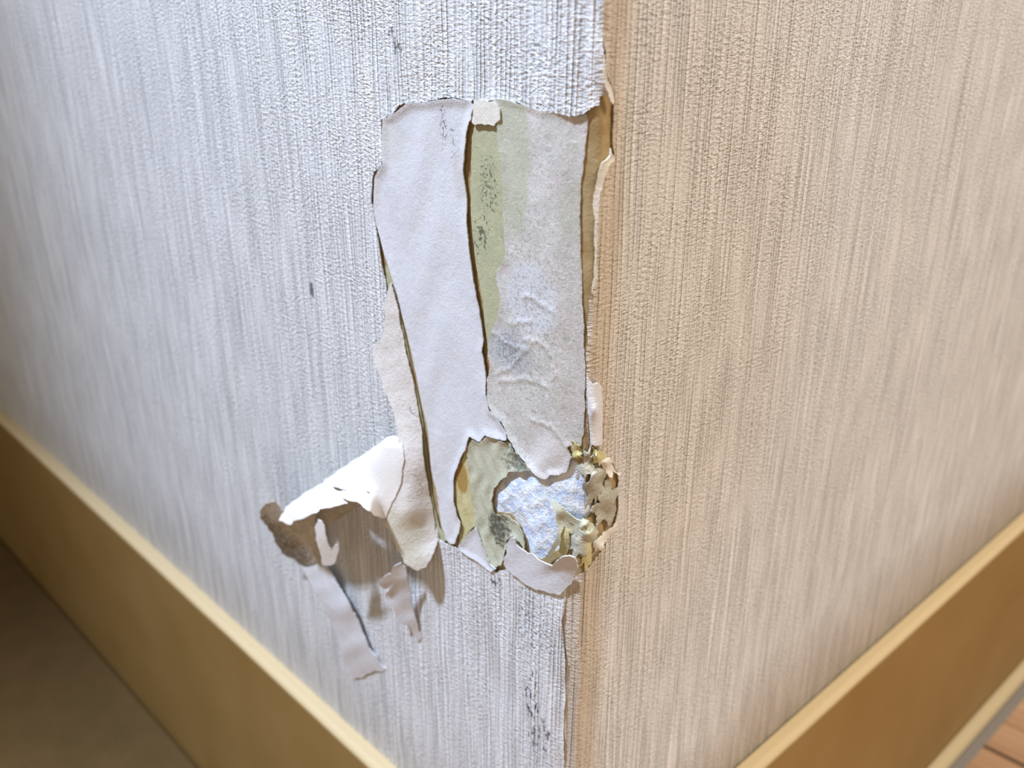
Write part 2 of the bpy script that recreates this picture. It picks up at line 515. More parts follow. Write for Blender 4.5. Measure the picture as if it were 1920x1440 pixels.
M_green = paper_mat('mildewed_olive_paper', (0.52, 0.50, 0.31), (0.44, 0.44, 0.28), 0.2, (0.08, 0.09, 0.05), fib=0.3,
                    blobs=[(915, 250, 30, 40, (0.50, 0.48, 0.31), 0.7)])
speck_blob(M_green, 918, 350, 26, 80, 0.66, 0.76, (0.07, 0.09, 0.05), 0.85, (1500, 1300, 1))
speck_blob(M_green, 905, 440, 20, 50, 0.66, 0.72, (0.07, 0.08, 0.05), 0.8, (800, 600, 1))
M_beige = paper_mat('cream_paper_back', (0.80, 0.74, 0.68), (0.76, 0.70, 0.63), 0.0, fib=0.2, bump=0.00022,
                    blobs=[(738, 880, 38, 90, (0.90, 0.86, 0.80), 0.8), (790, 1000, 40, 90, (0.66, 0.64, 0.45), 0.5)])
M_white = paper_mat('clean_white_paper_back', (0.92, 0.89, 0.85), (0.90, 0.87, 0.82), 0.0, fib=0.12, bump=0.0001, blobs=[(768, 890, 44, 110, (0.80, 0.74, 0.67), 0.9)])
M_olive = paper_mat('pale_olive_underpaper', (0.58, 0.56, 0.42), (0.52, 0.52, 0.38), 0.0, fib=0.4,
                    blobs=[(985, 860, 25, 40, (0.30, 0.33, 0.27), 0.7), (935, 985, 22, 40, (0.27, 0.27, 0.20), 0.8)])
speck_blob(M_olive, 940, 990, 26, 40, 0.56, 0.64, (0.10, 0.10, 0.07), 0.85, (900, 900, 1))
speck_blob(M_olive, 970, 860, 34, 40, 0.60, 0.68, (0.12, 0.14, 0.11), 0.7, (900, 900, 1))
M_fold = paper_mat('olive_stain_and_fold_shade', (0.44, 0.43, 0.24), (0.54, 0.53, 0.34), 0.0, fib=0.3)  # olive stain plus the shade of the fold, both put into the colour
M_yellow = paper_mat('yellowed_paper', (0.66, 0.60, 0.34), (0.55, 0.46, 0.20), 0.0, fib=0.45,
                     blobs=[(868, 895, 14, 40, (0.40, 0.24, 0.06), 0.9)])
M_front = paper_mat('shade_tan_ribbed_front', (0.66, 0.60, 0.50), (0.52, 0.46, 0.36), 1.0, (0.12, 0.09, 0.06), fib=0.8, bump=0.0004)  # tan puts the shade on the flap's ribbed front into its colour
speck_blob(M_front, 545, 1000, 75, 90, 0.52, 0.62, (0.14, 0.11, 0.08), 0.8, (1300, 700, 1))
M_shred = paper_mat('crumpled_grey_shreds', (0.54, 0.52, 0.44), (0.40, 0.37, 0.27), 0.3, (0.14, 0.11, 0.06), fib=0.6, bump=0.0003)
M_edge = paper_mat('torn_white_edge', (0.84, 0.80, 0.72), (0.78, 0.73, 0.62), 0.0, fib=0.2)

# ------------------------------------------------------------------ setting: wall bodies
HOLE = [(929, 917), (938, 905), (950, 893), (956, 884), (985, 880), (1000, 876), (1035, 870), (1060, 868), (1072, 858),
        (1086, 870), (1092, 893), (1102, 910), (1112, 928), (1112, 950), (1117, 958), (1105, 970), (1095, 978),
        (1082, 992), (1068, 1006), (1055, 1022), (1040, 1035), (1018, 1047), (1004, 1047), (990, 1034), (985, 1008),
        (975, 985), (958, 964), (930, 962), (925, 940)]
HSZ = sz(HOLE, 0)
HC = HSZ.mean(0)
def wall_body(name, s0, s1, seed):
    # core of the wall: fine near the corner, dished where the plaster is dug out
    ss = sorted(set(np.round(np.concatenate([np.linspace(s0, s1, 24), [x for x in np.arange(-0.05, 0.0301, 0.0006) if s0 <= x <= s1]]), 5)))
    zz = sorted(set(np.round(np.concatenate([np.linspace(Z_FLOOR, Z_CEIL, 14), np.arange(HC[1] - 0.02, HC[1] + 0.02, 0.0006)]), 5)))
    S, Z = np.meshgrid(ss, zz); P = np.stack([S.ravel(), Z.ravel()], -1)
    ins = inside(P, HSZ); d = dist_to(P, rough_line(HSZ, 0.0004, 0.0001, 1))
    rs = np.random.RandomState(5)
    o = np.full(len(P), -0.00045)
    dish = np.where(ins, np.minimum(d * 0.16, 0.0007), 0)
    q = np.sin(P[:, 0] * 900 + 1.3 * np.sin(P[:, 1] * 700)) + np.sin(P[:, 1] * 1100 + 1.7 * np.sin(P[:, 0] * 800))
    o = o + dish + np.where(ins, 0.00010 * q * np.minimum(d / 0.002, 1), 0)
    front = surf(P[:, 0], P[:, 1], o)
    back = surf(np.where(np.abs(P[:, 0]) < 0.03, P[:, 0], P[:, 0]), P[:, 1], -0.003 + 0 * o) 
    nx, ny = len(ss), len(zz)
    Fc = []
    for j in range(ny - 1):
        for i in range(nx - 1):
            a = j * nx + i; Fc.append((a, a + 1, a + nx + 1, a + nx))
    # thick back: one big offset plane behind
    n = len(P)
    d2 = Ld if s1 <= 0.001 else Rd
    nn = nL if s1 <= 0.001 else nR
    V = list(front)
    corners = [0, nx - 1, ny * nx - 1, (ny - 1) * nx]
    D = 0.10
    inn = []
    mid = -(nL + nR) / (1 + nL @ nR) * D        # mitred inner corner
    for k, c in enumerate(corners):
        p = front[c].copy()
        isc = (k in (1, 2)) if s1 <= 0.001 else (k in (0, 3))
        p[:2] = mid if isc else p[:2] - nn * D
        V.append(p); inn.append(n + k)
    bot = list(range(0, nx)); topr = list(range((ny - 1) * nx, ny * nx)); lf = [j * nx for j in range(ny)]; rt = [j * nx + nx - 1 for j in range(ny)]
    Fc.append(tuple([inn[0], inn[3], inn[2], inn[1]]))
    Fc.append(tuple([inn[0], inn[1]] + bot[::-1]))
    Fc.append(tuple([inn[2], inn[3]] + topr))
    Fc.append(tuple([inn[3], inn[0]] + lf))
    Fc.append(tuple([inn[1], inn[2]] + rt[::-1]))
    UVs = np.concatenate([P, P[corners]])
    o_ = from_arrays(name, np.array(V), Fc, UVs, M_plaster, smooth=True)
    return tag(o_, kind='structure')
wall_body('wall_left', -LEN, 0.0, 1)
wall_body('wall_right', 0.0, LEN, 2)

# floor, cut to the room side only
def prism(name, ring, z0, z1, m, parent=None):
    n = len(ring)
    V = [(x, y, z0) for x, y in ring] + [(x, y, z1) for x, y in ring]
    Fc = [tuple(range(n))[::-1], tuple(range(n, 2 * n))] + [(i, (i + 1) % n, n + (i + 1) % n, n + i) for i in range(n)]
    me = bpy.data.meshes.new(name); me.from_pydata(V, [], Fc); me.update()
    return link(name, me, m, parent)
eL = Ld * LEN; eR = Rd * LEN
tag(prism('floor', [(eL[0], eL[1]), (0, 0), (eR[0], eR[1]), (eR[0] + 0.5, -2.2), (eL[0] - 0.5, -2.2)][::-1], Z_FLOOR - 0.02, Z_FLOOR, M_wood), kind='structure')

m_, nt_, b_ = mat('floor_shade_brown'); g_ = NG(nt_); t_ = g_.n('ShaderNodeTexCoord').outputs['Object']  # dark brown sheet added in place of the shade on the left floor
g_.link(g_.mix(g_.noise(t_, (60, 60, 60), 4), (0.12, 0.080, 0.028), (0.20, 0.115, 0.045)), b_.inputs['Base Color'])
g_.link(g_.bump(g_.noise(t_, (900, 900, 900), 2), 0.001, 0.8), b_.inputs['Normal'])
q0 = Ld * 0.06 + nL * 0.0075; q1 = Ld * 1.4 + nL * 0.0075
tag(prism('floor_shade_sheet', [tuple(q0), tuple(q1), tuple(q1 + nL * 0.45), tuple(q0 + nL * 0.45)], Z_FLOOR, Z_FLOOR + 0.005, m_),
    'added dark brown sheet standing for shade on the floor by the left skirting board', 'shade sheet')

# skirting: profile (offset from wall, z) run along each wall, mitred at the corner
def run(name, prof, side, m, s_end=LEN, gap=0.0):
    d, n = (Ld, nL) if side < 0 else (Rd, nR)
    mit = (nL + nR) / (1 + nL @ nR)              # unit-offset mitre vector
    V = []; k = len(prof)
    N = 60
    rs = np.random.RandomState(3 + side)
    ts = np.concatenate([[0], np.linspace(0.01, s_end, N - 1)])
    for t in ts:
        for (o, z) in prof:
            p = mit * o if t == 0 else mit * o + d * t * 1.0
            V.append((p[0], p[1], z))
    Fc = []
    for i in range(N - 1):
        for j in range(k):
            a = i * k + j; b = i * k + (j + 1) % k
            f = (a, b, b + k, a + k)
            Fc.append(f if side > 0 else f[::-1])
    Fc.append(tuple(range(k))[::-1] if side > 0 else tuple(range(k)))
    e = list(range((N - 1) * k, N * k)); Fc.append(tuple(e) if side > 0 else tuple(e[::-1]))
    me = bpy.data.meshes.new(name); me.from_pydata(V, [], Fc); me.update()
    bm = bmesh.new(); bm.from_mesh(me); bmesh.ops.recalc_face_normals(bm, faces=bm.faces); bm.to_mesh(me); bm.free()
    o = link(name, me, m)
    b = o.modifiers.new('soft', 'BEVEL'); b.width = 0.0012; b.segments = 3; b.limit_method = 'ANGLE'; b.angle_limit = math.radians(35)
    return o
E0 = 0.0002
prof = [(E0, Z_FLOOR), (0.0062, Z_FLOOR), (0.0062, Z_TOP - 0.0018), (0.0052, Z_TOP - 0.0004), (0.004, Z_TOP), (E0, Z_TOP)]
tag(run('baseboard_left', prof, -1, M_paint), kind='structure')
tag(run('baseboard_right', prof, 1, M_paint), kind='structure')
M_trim, _, bt = mat('pale_tan_moulding'); bt.inputs['Base Color'].default_value = (0.62, 0.50, 0.30, 1); bt.inputs['Roughness'].default_value = 0.4
prof2 = [(0.0063, Z_FLOOR), (0.0122, Z_FLOOR), (0.0122, Z_FLOOR + 0.002), (0.0112, Z_FLOOR + 0.0042), (0.0090, Z_FLOOR + 0.0056), (0.0063, Z_FLOOR + 0.006)]
tag(run('trim_1', prof2, 1, M_trim), kind='structure')
prof3 = [(0.0123, Z_FLOOR), (0.0172, Z_FLOOR), (0.0162, Z_FLOOR + 0.0012), (0.0123, Z_FLOOR + 0.0016)]
M_gap, _, bt = mat('grey_filler'); bt.inputs['Base Color'].default_value = (0.26, 0.23, 0.20, 1)
tag(run('trim_2', prof3, 1, M_gap), kind='structure')

# ------------------------------------------------------------------ wallpaper, left drop
TK = 0.00028
tearL = [(1132, -60), (1130, 0), (1129, 80), (1133, 150), (1134, 178), (1125, 179), (1124, 195), (1110, 203), (1100, 210), (1085, 217),
         (1072, 218), (1062, 214), (1050, 212), (1030, 210), (1015, 209), (1000, 205), (985, 197), (970, 192), (952, 190), (935, 187),
         (905, 186), (875, 186), (845, 183), (830, 184), (815, 187), (800, 190), (788, 193), (775, 195), (762, 192), (755, 196),
         (748, 203), (742, 212), (735, 217), (728, 218), (719, 223), (718, 240), (719, 270), (721, 300), (716, 314), (704, 323),
         (702, 340), (702, 380), (705, 395), (708, 420), (714, 450), (720, 490), (727, 530), (732, 570), (745, 620), (760, 690), (775, 760),
         (790, 830), (800, 900), (815, 960), (828, 1008), (845, 1020), (860, 1026), (880, 1040), (900, 1050), (920, 1063), (935, 1070),
         (960, 1066), (1000, 1060), (1040, 1066), (1060, 1090), (1063, 1110), (1060, 1130), (1057, 1155), (1057, 1180), (1060, 1215),
         (1063, 1245), (1061, 1290), (1059, 1340), (1059, 1400), (1058, 1440), (1056, 1560)]
tl = sz(tearL, 0.0)
def near_grid(s0, s1, z0, z1, g, S0_, S1_):
    xs, ys = np.meshgrid(np.arange(s0, s1, g), np.arange(z0, z1, g)); A = np.stack([xs.ravel(), ys.ravel()], -1)
    xs, ys = np.meshgrid(np.arange(S0_, S1_, 0.02), np.arange(Z_TOP, Z_CEIL, 0.04)); B = np.stack([xs.ravel(), ys.ravel()], -1)
    B = B[(B[:, 0] < s0 - .01) | (B[:, 0] > s1 + .01) | (B[:, 1] < z0 - .01) | (B[:, 1] > z1 + .01)]
    xs, ys = np.meshgrid(np.arange(-0.016, 0.006, 0.0008), np.arange(z1, Z_CEIL, 0.01)); C = np.stack([xs.ravel(), ys.ravel()], -1)
    return np.concatenate([A, B, C])
zA, zB = tl[:, 1].min() - 0.001, tl[:, 1].max() + 0.03
def wavy(s, z, d):
    w = 0.00022 * np.sin(s * 210 + 2 * np.sin(z * 60)) * np.sin(z * 130 + 1.5 * np.sin(s * 90))
    win = np.clip((np.minimum(s + 0.078, 0.058 - s)) / 0.02, 0, 1) * np.clip(np.minimum(z - zA, zB - z) / 0.02, 0, 1)
    return w * win + 0.00030 * np.exp(-(d / 0.0018) ** 2) * (0.5 + 0.5 * np.sin(z * 500 + s * 300)) * (z < zB - 0.03)
def big_sheet(name, path, far, seed, fn, g, s0, s1, m):
    """wall-high drop of paper: torn path on one side, straight everywhere else"""
    jag = rough_line(path, 0.0004, 0.00022, seed, closed=False)
    out = np.array([(far, Z_CEIL), (path[0][0], Z_CEIL), *[tuple(p) for p in jag], (path[-1][0], Z_TOP - 0.004), (far, Z_TOP - 0.004)])
    P, T, B = triangulate(out, [], near_grid(s0, s1, zA, zB, g, min(far, 0), max(far, 0)))
    d = dist_to(P, jag)
    o = 0.0006 + fn(P[:, 0], P[:, 1], d)
    return sheet_raw(name, P, T, surf(P[:, 0], P[:, 1], o), surf(P[:, 0], P[:, 1], o - TK), m, None)
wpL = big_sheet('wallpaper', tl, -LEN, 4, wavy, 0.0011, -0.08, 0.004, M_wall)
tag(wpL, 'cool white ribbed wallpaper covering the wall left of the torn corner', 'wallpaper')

tearR = [(1132, -60), (1131, 0), (1131, 80), (1135, 140), (1142, 162), (1149, 186), (1147, 200), (1146, 240), (1146, 280), (1151, 296),
         (1143, 303), (1134, 318), (1128, 340), (1122, 360), (1119, 400), (1118, 440), (1117, 480), (1114, 520), (1109, 545),
         (1106, 580), (1103, 620), (1101, 680), (1100, 720), (1100, 780), (1102, 830), (1120, 845), (1140, 862), (1152, 880), (1157, 900), (1156, 930),
         (1154, 960), (1148, 990), (1138, 1010), (1125, 1030), (1110, 1050), (1092, 1072), (1074, 1085), (1054, 1110), (1042, 1150),
         (1036, 1200), (1036, 1245), (1036, 1300), (1035, 1360), (1034, 1440), (1033, 1560)]
tr = sz(tearR, 0.0); zLOW = sz([(1058, 1085)])[0][1]
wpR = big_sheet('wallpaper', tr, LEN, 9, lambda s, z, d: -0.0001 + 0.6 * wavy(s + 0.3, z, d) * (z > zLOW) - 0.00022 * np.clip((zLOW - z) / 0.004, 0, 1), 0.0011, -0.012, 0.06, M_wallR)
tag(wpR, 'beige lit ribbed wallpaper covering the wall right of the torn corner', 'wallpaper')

# ------------------------------------------------------------------ layers under the tear
kraft = [(712, 205), (760, 180), (850, 172), (1000, 180), (1090, 190), (1118, 150), (1155, 150), (1160, 300), (1135, 420), (1125, 560), (1120, 700),
         (1125, 830), (1160, 860), (1172, 930), (1165, 1000), (1120, 1060), (1080, 1105), (1030, 1120), (950, 1090), (860, 1040),
         (812, 1015), (770, 850), (740, 700), (715, 560), (690, 400), (695, 300)]
kr = sheet('kraft_layer', kraft, 0.0, 0.0004, M_kraft, holes=[HOLE], seed=11, amp=0.0004,
           fn=lambda s, z, d: 0.00008 * np.sin(s * 900 + z * 400))
tag(kr, 'brown glue-stained plasterboard paper showing at the corner beside the torn strips', 'paper layer')

def stripB(s, z, d):
    return 0.0005 * np.exp(-(d / 0.0012) ** 2) + 0.00012 * np.sin(z * 250 + 3 * np.sin(s * 200))
B = [(720, 222), (740, 213), (765, 193), (800, 190), (850, 184), (885, 188), (890, 200), (886, 222), (880, 236), (877, 262), (873, 300), (871, 325), (876, 360),
     (877, 400), (880, 440), (883, 470), (889, 510), (895, 545), (902, 580), (906, 610), (909, 635), (905, 660), (911, 690),
     (913, 715), (913, 740), (920, 770), (936, 785), (952, 812), (953, 824), (935, 822), (912, 815), (900, 828), (890, 822),
     (882, 818), (876, 842), (864, 862), (855, 885), (852, 905), (853, 940), (859, 965), (866, 980), (862, 1000), (855, 1018),
     (846, 1018), (838, 1008), (838, 1004), (831, 985), (822, 930), (812, 880), (803, 800), (792, 745), (780, 690), (769, 640), (757, 590), (745, 540), (732, 500),
     (720, 460), (709, 420), (704, 390), (704, 335), (712, 318), (721, 305), (719, 260)]
o = sheet('backing_paper', B, 0.0006, TK, M_lilac, seed=21, amp=0.00018, fn=stripB)
tag(o, 'long smooth pale lilac strip of backing paper left of the dark vertical crack', 'backing paper')

FS = [(722, 500), (728, 498), (740, 540), (750, 590), (762, 640), (772, 690), (784, 745), (794, 800), (800, 850), (806, 900), (814, 950), (824, 990), (838, 1012), (826, 1018),
      (812, 1000), (800, 940), (790, 870), (780, 800), (768, 740), (756, 685), (745, 630), (734, 575), (726, 530)]
o = sheet('underpaper', FS, 0.0004, 0.0002, M_fold, seed=25, amp=0.0001)
tag(o, 'thin olive line of stain and painted shade in the fold between cream back and smooth lilac strip', 'paper layer')

G = [(890, 232), (915, 228), (938, 232), (945, 290), (955, 330), (962, 390), (955, 460), (946, 500), (950, 560), (945, 600), (925, 640), (916, 668),
     (912, 630), (908, 600), (904, 560), (897, 520), (889, 470), (884, 420), (882, 350), (884, 290), (885, 255)]
o = sheet('backing_paper', G, 0.00028, TK, M_green, seed=22, amp=0.0002)
tag(o, 'olive green mildew-specked strip of paper right of the dark vertical crack', 'backing paper')

D = [(925, 186), (960, 190), (985, 197), (1015, 208), (1050, 212), (1080, 218), (1099, 214), (1097, 260), (1092, 310), (1087, 360), (1086, 420),
     (1087, 480), (1090, 540), (1093, 600), (1095, 660), (1096, 720), (1096, 770), (1094, 810), (1088, 838), (1078, 832), (1064, 838), (1072, 858),
     (1066, 872), (1060, 886), (1048, 890), (1036, 889), (1026, 897), (1016, 893), (1000, 878), (985, 862), (970, 846), (957, 822), (950, 805),
     (938, 785), (924, 772), (916, 755), (914, 735), (913, 712), (920, 690), (916, 665), (918, 640), (927, 612), (935, 590),
     (940, 565), (937, 540), (930, 520), (936, 500), (948, 488), (950, 470), (946, 430), (944, 395), (944, 350), (940, 300), (934, 262), (932, 225)]
WR = [sz(rough_line(w, 2.0, 5, 31 + k, closed=False)) for k, w in enumerate([[(985, 556), (1012, 566), (1040, 582)], [(988, 636), (1018, 643), (1036, 664), (1044, 705)],
      [(940, 712), (985, 708), (1030, 724)], [(1000, 784), (1035, 796), (1064, 834)], [(960, 604), (1000, 600)], [(925, 615), (950, 640), (990, 650)], [(1005, 640), (960, 690), (935, 700)]])]
def stripD(s, z, d):
    tongue = np.clip((0.0 + (sz([(1000, 780)])[0][1] - z)) / 0.012, 0, 1)
    return -0.00028 * np.clip((s + 0.008) / 0.004, 0, 1) + 0.0006 * np.exp(-(d / 0.0009) ** 2) * (0.4 + 0.7 * tongue) * np.clip(1 - (s + 0.006) / 0.004, 0, 1) + 0.0001 * tongue ** 2 + 0.00022 * np.sin(z * 420 + 2.5 * np.sin(s * 300)) * (0.3 + tongue) + sum(0.0002 * np.exp(-(dist_to(np.stack([s, z], -1), w) / 0.00055) ** 2) for w in WR)
o = sheet('backing_paper', D, 0.0006, TK, M_stain, seed=23, amp=0.00022, fn=stripD, grid=0.0004)
tag(o, 'wide mottled pinkish grey wrinkled backing paper strip with a ragged tongue', 'backing paper')
Wb = [(888, 188), (905, 187), (925, 192), (936, 205), (936, 226), (926, 236), (905, 233), (890, 234), (884, 228), (887, 210)]
o = sheet('torn_paper', Wb, 0.00105, TK, M_edge, seed=24, amp=0.0002)
tag(o, 'small cream white scrap at the top of the dark vertical crack', 'paper scrap')

# torn white edges of the right drop
for i, (p, lab) in enumerate([
        ([(1131, 95), (1134, 130), (1139, 152), (1150, 186), (1148, 196), (1143, 190), (1139, 172), (1134, 155), (1130, 130)], 'thin curled white paper edge beside the upper end of the tear'),
        ([(1152, 294), (1151, 299), (1139, 313), (1133, 330), (1128, 352), (1122, 372), (1120, 410), (1119, 450), (1119, 520), (1110, 546), (1114, 520), (1115, 470), (1115, 420), (1112, 388), (1112, 365), (1118, 345), (1122, 322), (1130, 303), (1142, 292), (1143, 278), (1147, 290)],
         'long curled white paper edge running down the right side of the tear')]):
    o = sheet('torn_paper', p, 0.0011, TK, M_edge, seed=40 + i, amp=0.0001, grid=0.0003, lift=0.0003, liftw=0.0005)
    tag(o, lab, 'paper scrap')
o = curl('torn_paper', [(1101, 708), (1106, 716), (1112, 722), (1124, 719), (1128, 724), (1130, 780), (1130, 833), (1118, 836), (1107, 834), (1104, 790), (1101, 745)],
         [(1101, 708, .9), (1130, 720, 1.2), (1116, 770, 2.4), (1102, 770, 1.4), (1130, 770, 1.2), (1105, 835, 1.6), (1130, 835, 1.3), (1117, 835, 2.3)],
         0.0003, M_lilac, amp=1.5, seed=44, grid=4)
tag(o, 'small upright pale lilac flap standing on the right wall above the shreds', 'paper scrap')

# ------------------------------------------------------------------ around the dug-out hole
Fp = [(887, 824), (900, 830), (915, 818), (935, 824), (953, 828), (965, 845), (985, 868), (1000, 880), (985, 882), (956, 884), (948, 895), (936, 905),
      (927, 915), (923, 940), (928, 962), (955, 965), (970, 980), (983, 1005), (985, 1030), (975, 1015), (962, 1005), (952, 1012), (948, 1035),
      (943, 1058), (930, 1063), (920, 1055), (912, 1035), (903, 1010), (893, 985), (888, 950), (885, 915), (880, 880), (877, 850)]
o = sheet('underpaper', Fp, 0.0005, TK, M_olive, seed=51, amp=0.0003, lift=0.0004, liftw=0.0008,
          fn=lambda s, z, d: 0.00018 * np.sin(s * 1500 + 2 * np.sin(z * 500)))
tag(o, 'pale olive fibrous layer of paper left of the dug-out blue plaster', 'paper layer')
Y = [(877, 830), (880, 850), (882, 880), (885, 915), (888, 950), (893, 985), (880, 995), (868, 1015), (861, 1022), (862, 1000), (867, 980),
     (860, 965), (854, 940), (853, 905), (857, 880), (868, 858)]
o = sheet('underpaper', Y, 0.0003, TK, M_yellow, seed=52, amp=0.0002)
tag(o, 'narrow yellow brown stained strip of underpaper beside the olive layer', 'paper layer')
L2 = [(893, 988), (903, 1012), (912, 1037), (920, 1057), (932, 1066), (922, 1072), (905, 1058), (885, 1045), (862, 1030), (861, 1022), (870, 1012), (882, 996)]
o = sheet('torn_paper', L2, 0.0010, TK, M_lilac, seed=53, amp=0.0002, lift=0.0004, liftw=0.0008)
tag(o, 'three-cornered pale scrap below the yellow brown strip', 'paper scrap')

Gp = [(958, 1004), (965, 1010), (968, 1022), (980, 1032), (1000, 1040), (1012, 1052), (1035, 1062), (1055, 1044), (1070, 1043), (1080, 1050), (1084, 1064),
      (1074, 1084), (1070, 1096), (1058, 1106), (1048, 1116), (1030, 1112), (1005, 1106), (985, 1096), (965, 1080), (950, 1068), (944, 1056), (950, 1035), (954, 1012)]
ctrl = [(958, 1004, 2.2), (980, 1032, 1.6), (1012, 1052, 2.0), (1035, 1060, 2.4), (1060, 1046, 4.2), (1078, 1052, 3.8), (1060, 1066, 2.4), (1074, 1084, 1.8),
        (1040, 1090, 1.3), (1048, 1116, 1.2), (985, 1096, 1.2), (950, 1068, 1.3), (946, 1050, 1.6), (990, 1065, 1.4), (1040, 1070, 1.7)]
o = curl('torn_paper', Gp, ctrl, 0.0003, M_lilac, seed=54, amp=2, grid=4, wr=0.00008)
tag(o, 'pale lilac lip of paper curling up below the dug-out plaster', 'paper scrap')

# upright torn lip crossing the plaster
o = curl('torn_paper', [(1032, 936), (1044, 944), (1056, 952), (1068, 965), (1085, 975), (1096, 985), (1085, 1000), (1070, 1000), (1058, 985), (1052, 1000), (1050, 1018), (1036, 1038), (1022, 1048),
                        (1032, 1030), (1044, 1008), (1046, 985), (1042, 962), (1033, 948)],
         [(1032, 936, 1.0), (1046, 960, 2.4), (1048, 1000, 2.2), (1026, 1046, 1.2), (1068, 965, 1.2), (1096, 985, .9), (1075, 1000, 1.0), (1054, 975, 1.4)],
         0.0003, M_olive, seed=55, amp=2.2, grid=3.5, wr=0.00015)
tag(o, 'crooked torn lip standing across the middle of the dug-out plaster', 'paper scrap')
o = curl('torn_paper', [(1048, 986), (1060, 984), (1066, 1000), (1068, 1024), (1060, 1042), (1048, 1036), (1052, 1010)],
         [(1048, 986, 1.0), (1060, 1010, 1.6), (1068, 1024, 1.0), (1050, 1038, .8)], 0.0003, M_yellow, seed=56, amp=1.5, grid=3.5)
tag(o, 'small brown leaf of paper tucked right of the crooked torn lip', 'paper scrap')

# crumpled shreds on the nose of the corner
rnd = random.Random(77)
shreds = [
    ((1100, 872), 16, 34, 20, M_shred, 'grey crumpled shred at the upper right of the dug-out plaster'),
    ((1124, 858), 14, 16, -30, M_yellow, 'yellowish crumpled shred under the small upright lilac flap'),
    ((1143, 876), 15, 20, -40, M_edge, 'cream crumpled shred standing furthest right on the corner'),
    ((1120, 905), 18, 40, 10, M_shred, 'grey creased shred below the yellowish crumpled one'),
    ((1138, 950), 20, 34, 5, M_shred, 'broad grey fibrous shred on the right edge of the damage'),
    ((1083, 1015), 24, 32, 25, M_shred, 'grey crumpled shred at the lower right of the plaster'),
    ((1108, 1000), 16, 20, -20, M_olive, 'olive shred between the two lower grey shreds'),
    ((1130, 1012), 9, 34, 42, M_edge, 'thin cream sliver leaning out at the lower right of the damage'),
    ((1102, 1040), 12, 22, 20, M_yellow, 'yellow brown shred near the foot of the thin cream sliver'),
    ((1096, 985), 14, 12, 0, M_olive, 'small olive shred at the right end of the torn lip'),
    ((1082, 846), 10, 20, -25, M_yellow, 'pointed yellow shred right of the ragged paper tongue'),
]
for i, ((cx, cy), rx, ry, ang, m, lab) in enumerate(shreds):
    N = 15; a = math.radians(ang); ring = []
    for k in range(N):
        t = 2 * math.pi * k / N; q = rnd.uniform(0.55, 1.3) * (1.25 if k % 2 else 0.85)
        x, y = math.cos(t) * rx * q, math.sin(t) * ry * q
        ring.append((cx + x * math.cos(a) - y * math.sin(a), cy + x * math.sin(a) + y * math.cos(a)))
    ct = [(x, y, rnd.uniform(0.4, 1.3)) for x, y in ring[::3]] + [(cx + rnd.uniform(-.5, .5) * rx, cy + rnd.uniform(-.6, .6) * ry, rnd.uniform(0.7, 2.1)) for _ in range(4)]
    o = curl('paper_shred', ring, ct, 0.00025, m, seed=60 + i, amp=3.0, step=1.6, grid=2.2, wr=0.00026)
    tag(o, lab, 'paper shred', 'crumpled shreds around the dug-out plaster')

# ------------------------------------------------------------------ the big peeled flap left of the tear
flap = bpy.data.objects.new('peeled_flap', None); COL.objects.link(flap)
flap.empty_display_size = 0.01
tag(flap, 'big peeled flap of wallpaper curling off the left wall, white back outward', 'peeled wallpaper')
fp = surf(*[np.array([v]) for v in sz([(780, 860)])[0]], 0.001)[0]
flap.location = tuple(fp)
def fl(o): 
    o.parent = flap; o.matrix_parent_inverse = Matrix.Translation(-Vector(fp)); return o

C = [(727, 545), (722, 562), (717, 574), (723, 592), (717, 625), (703, 648), (698, 658), (702, 682), (712, 702), (716, 725), (732, 758), (742, 790), (746, 815),
     (744, 830), (738, 850), (728, 900), (722, 940), (728, 965), (722, 985), (737, 1005), (745, 1030), (757, 1055), (770, 1062), (784, 1071), (798, 1064), (806, 1052), (815, 1030), (822, 1012),
     (815, 985), (806, 930), (797, 880), (790, 800), (780, 745), (768, 690), (758, 640), (748, 590), (738, 548), (733, 530)]
ctrl = [(733, 530, .9), (748, 590, .95), (768, 690, 1.0), (790, 800, 1.0), (806, 930, 1.0), (822, 1012, 1.1), (717, 574, 1.5), (698, 658, 2.4), (716, 725, 3.0),
        (746, 815, 4.0), (760, 700, 1.3), (765, 860, 4.2), (735, 900, 7.2), (728, 965, 8.6), (760, 960, 7.0), (790, 980, 3.6), (784, 1068, 6.2), (745, 1030, 8.4), (800, 1050, 4.6), (810, 1000, 1.8)]
C_lift = tps(ctrl)
fl(curl('folded_back', C, ctrl, 0.0003, M_beige, seed=71, amp=1.8, grid=5, wr=0.00005))['label'] = 'cream back of the paper folded along the tear'

cone = [(752, 826), (745, 819), (734, 817), (722, 822), (700, 838), (672, 858), (640, 878), (612, 897), (606, 906), (590, 914), (566, 928), (548, 940), (536, 950), (528, 965), (523, 976), (532, 979),
        (545, 984), (553, 976), (566, 973), (580, 966), (592, 962), (600, 954), (622, 951), (640, 946), (652, 944), (636, 931), (652, 938), (668, 940), (680, 950), (694, 958), (706, 968), (716, 972),
        (724, 971), (730, 953), (742, 930), (752, 900), (758, 860)]
ctrl = [(745, 819, 3.2), (700, 838, 4.8), (640, 878, 6.5), (590, 914, 7.5), (548, 940, 10.5), (523, 976, 13.6),
        (752, 840, 4.6), (710, 858, 7.2), (650, 895, 9.2), (600, 925, 10.2), (560, 948, 12.0),
        (740, 880, 6.6), (690, 905, 9.8), (640, 925, 11.0), (545, 982, 13.6), (600, 955, 14.2), (652, 943, 15.4), (724, 970, 12.0), (752, 900, 6.0), (758, 860, 4.9), (735, 945, 7.6), (694, 950, 14.2)]
slit1 = [(624, 911), (632, 914), (646, 918), (650, 920), (640, 921), (628, 917)]
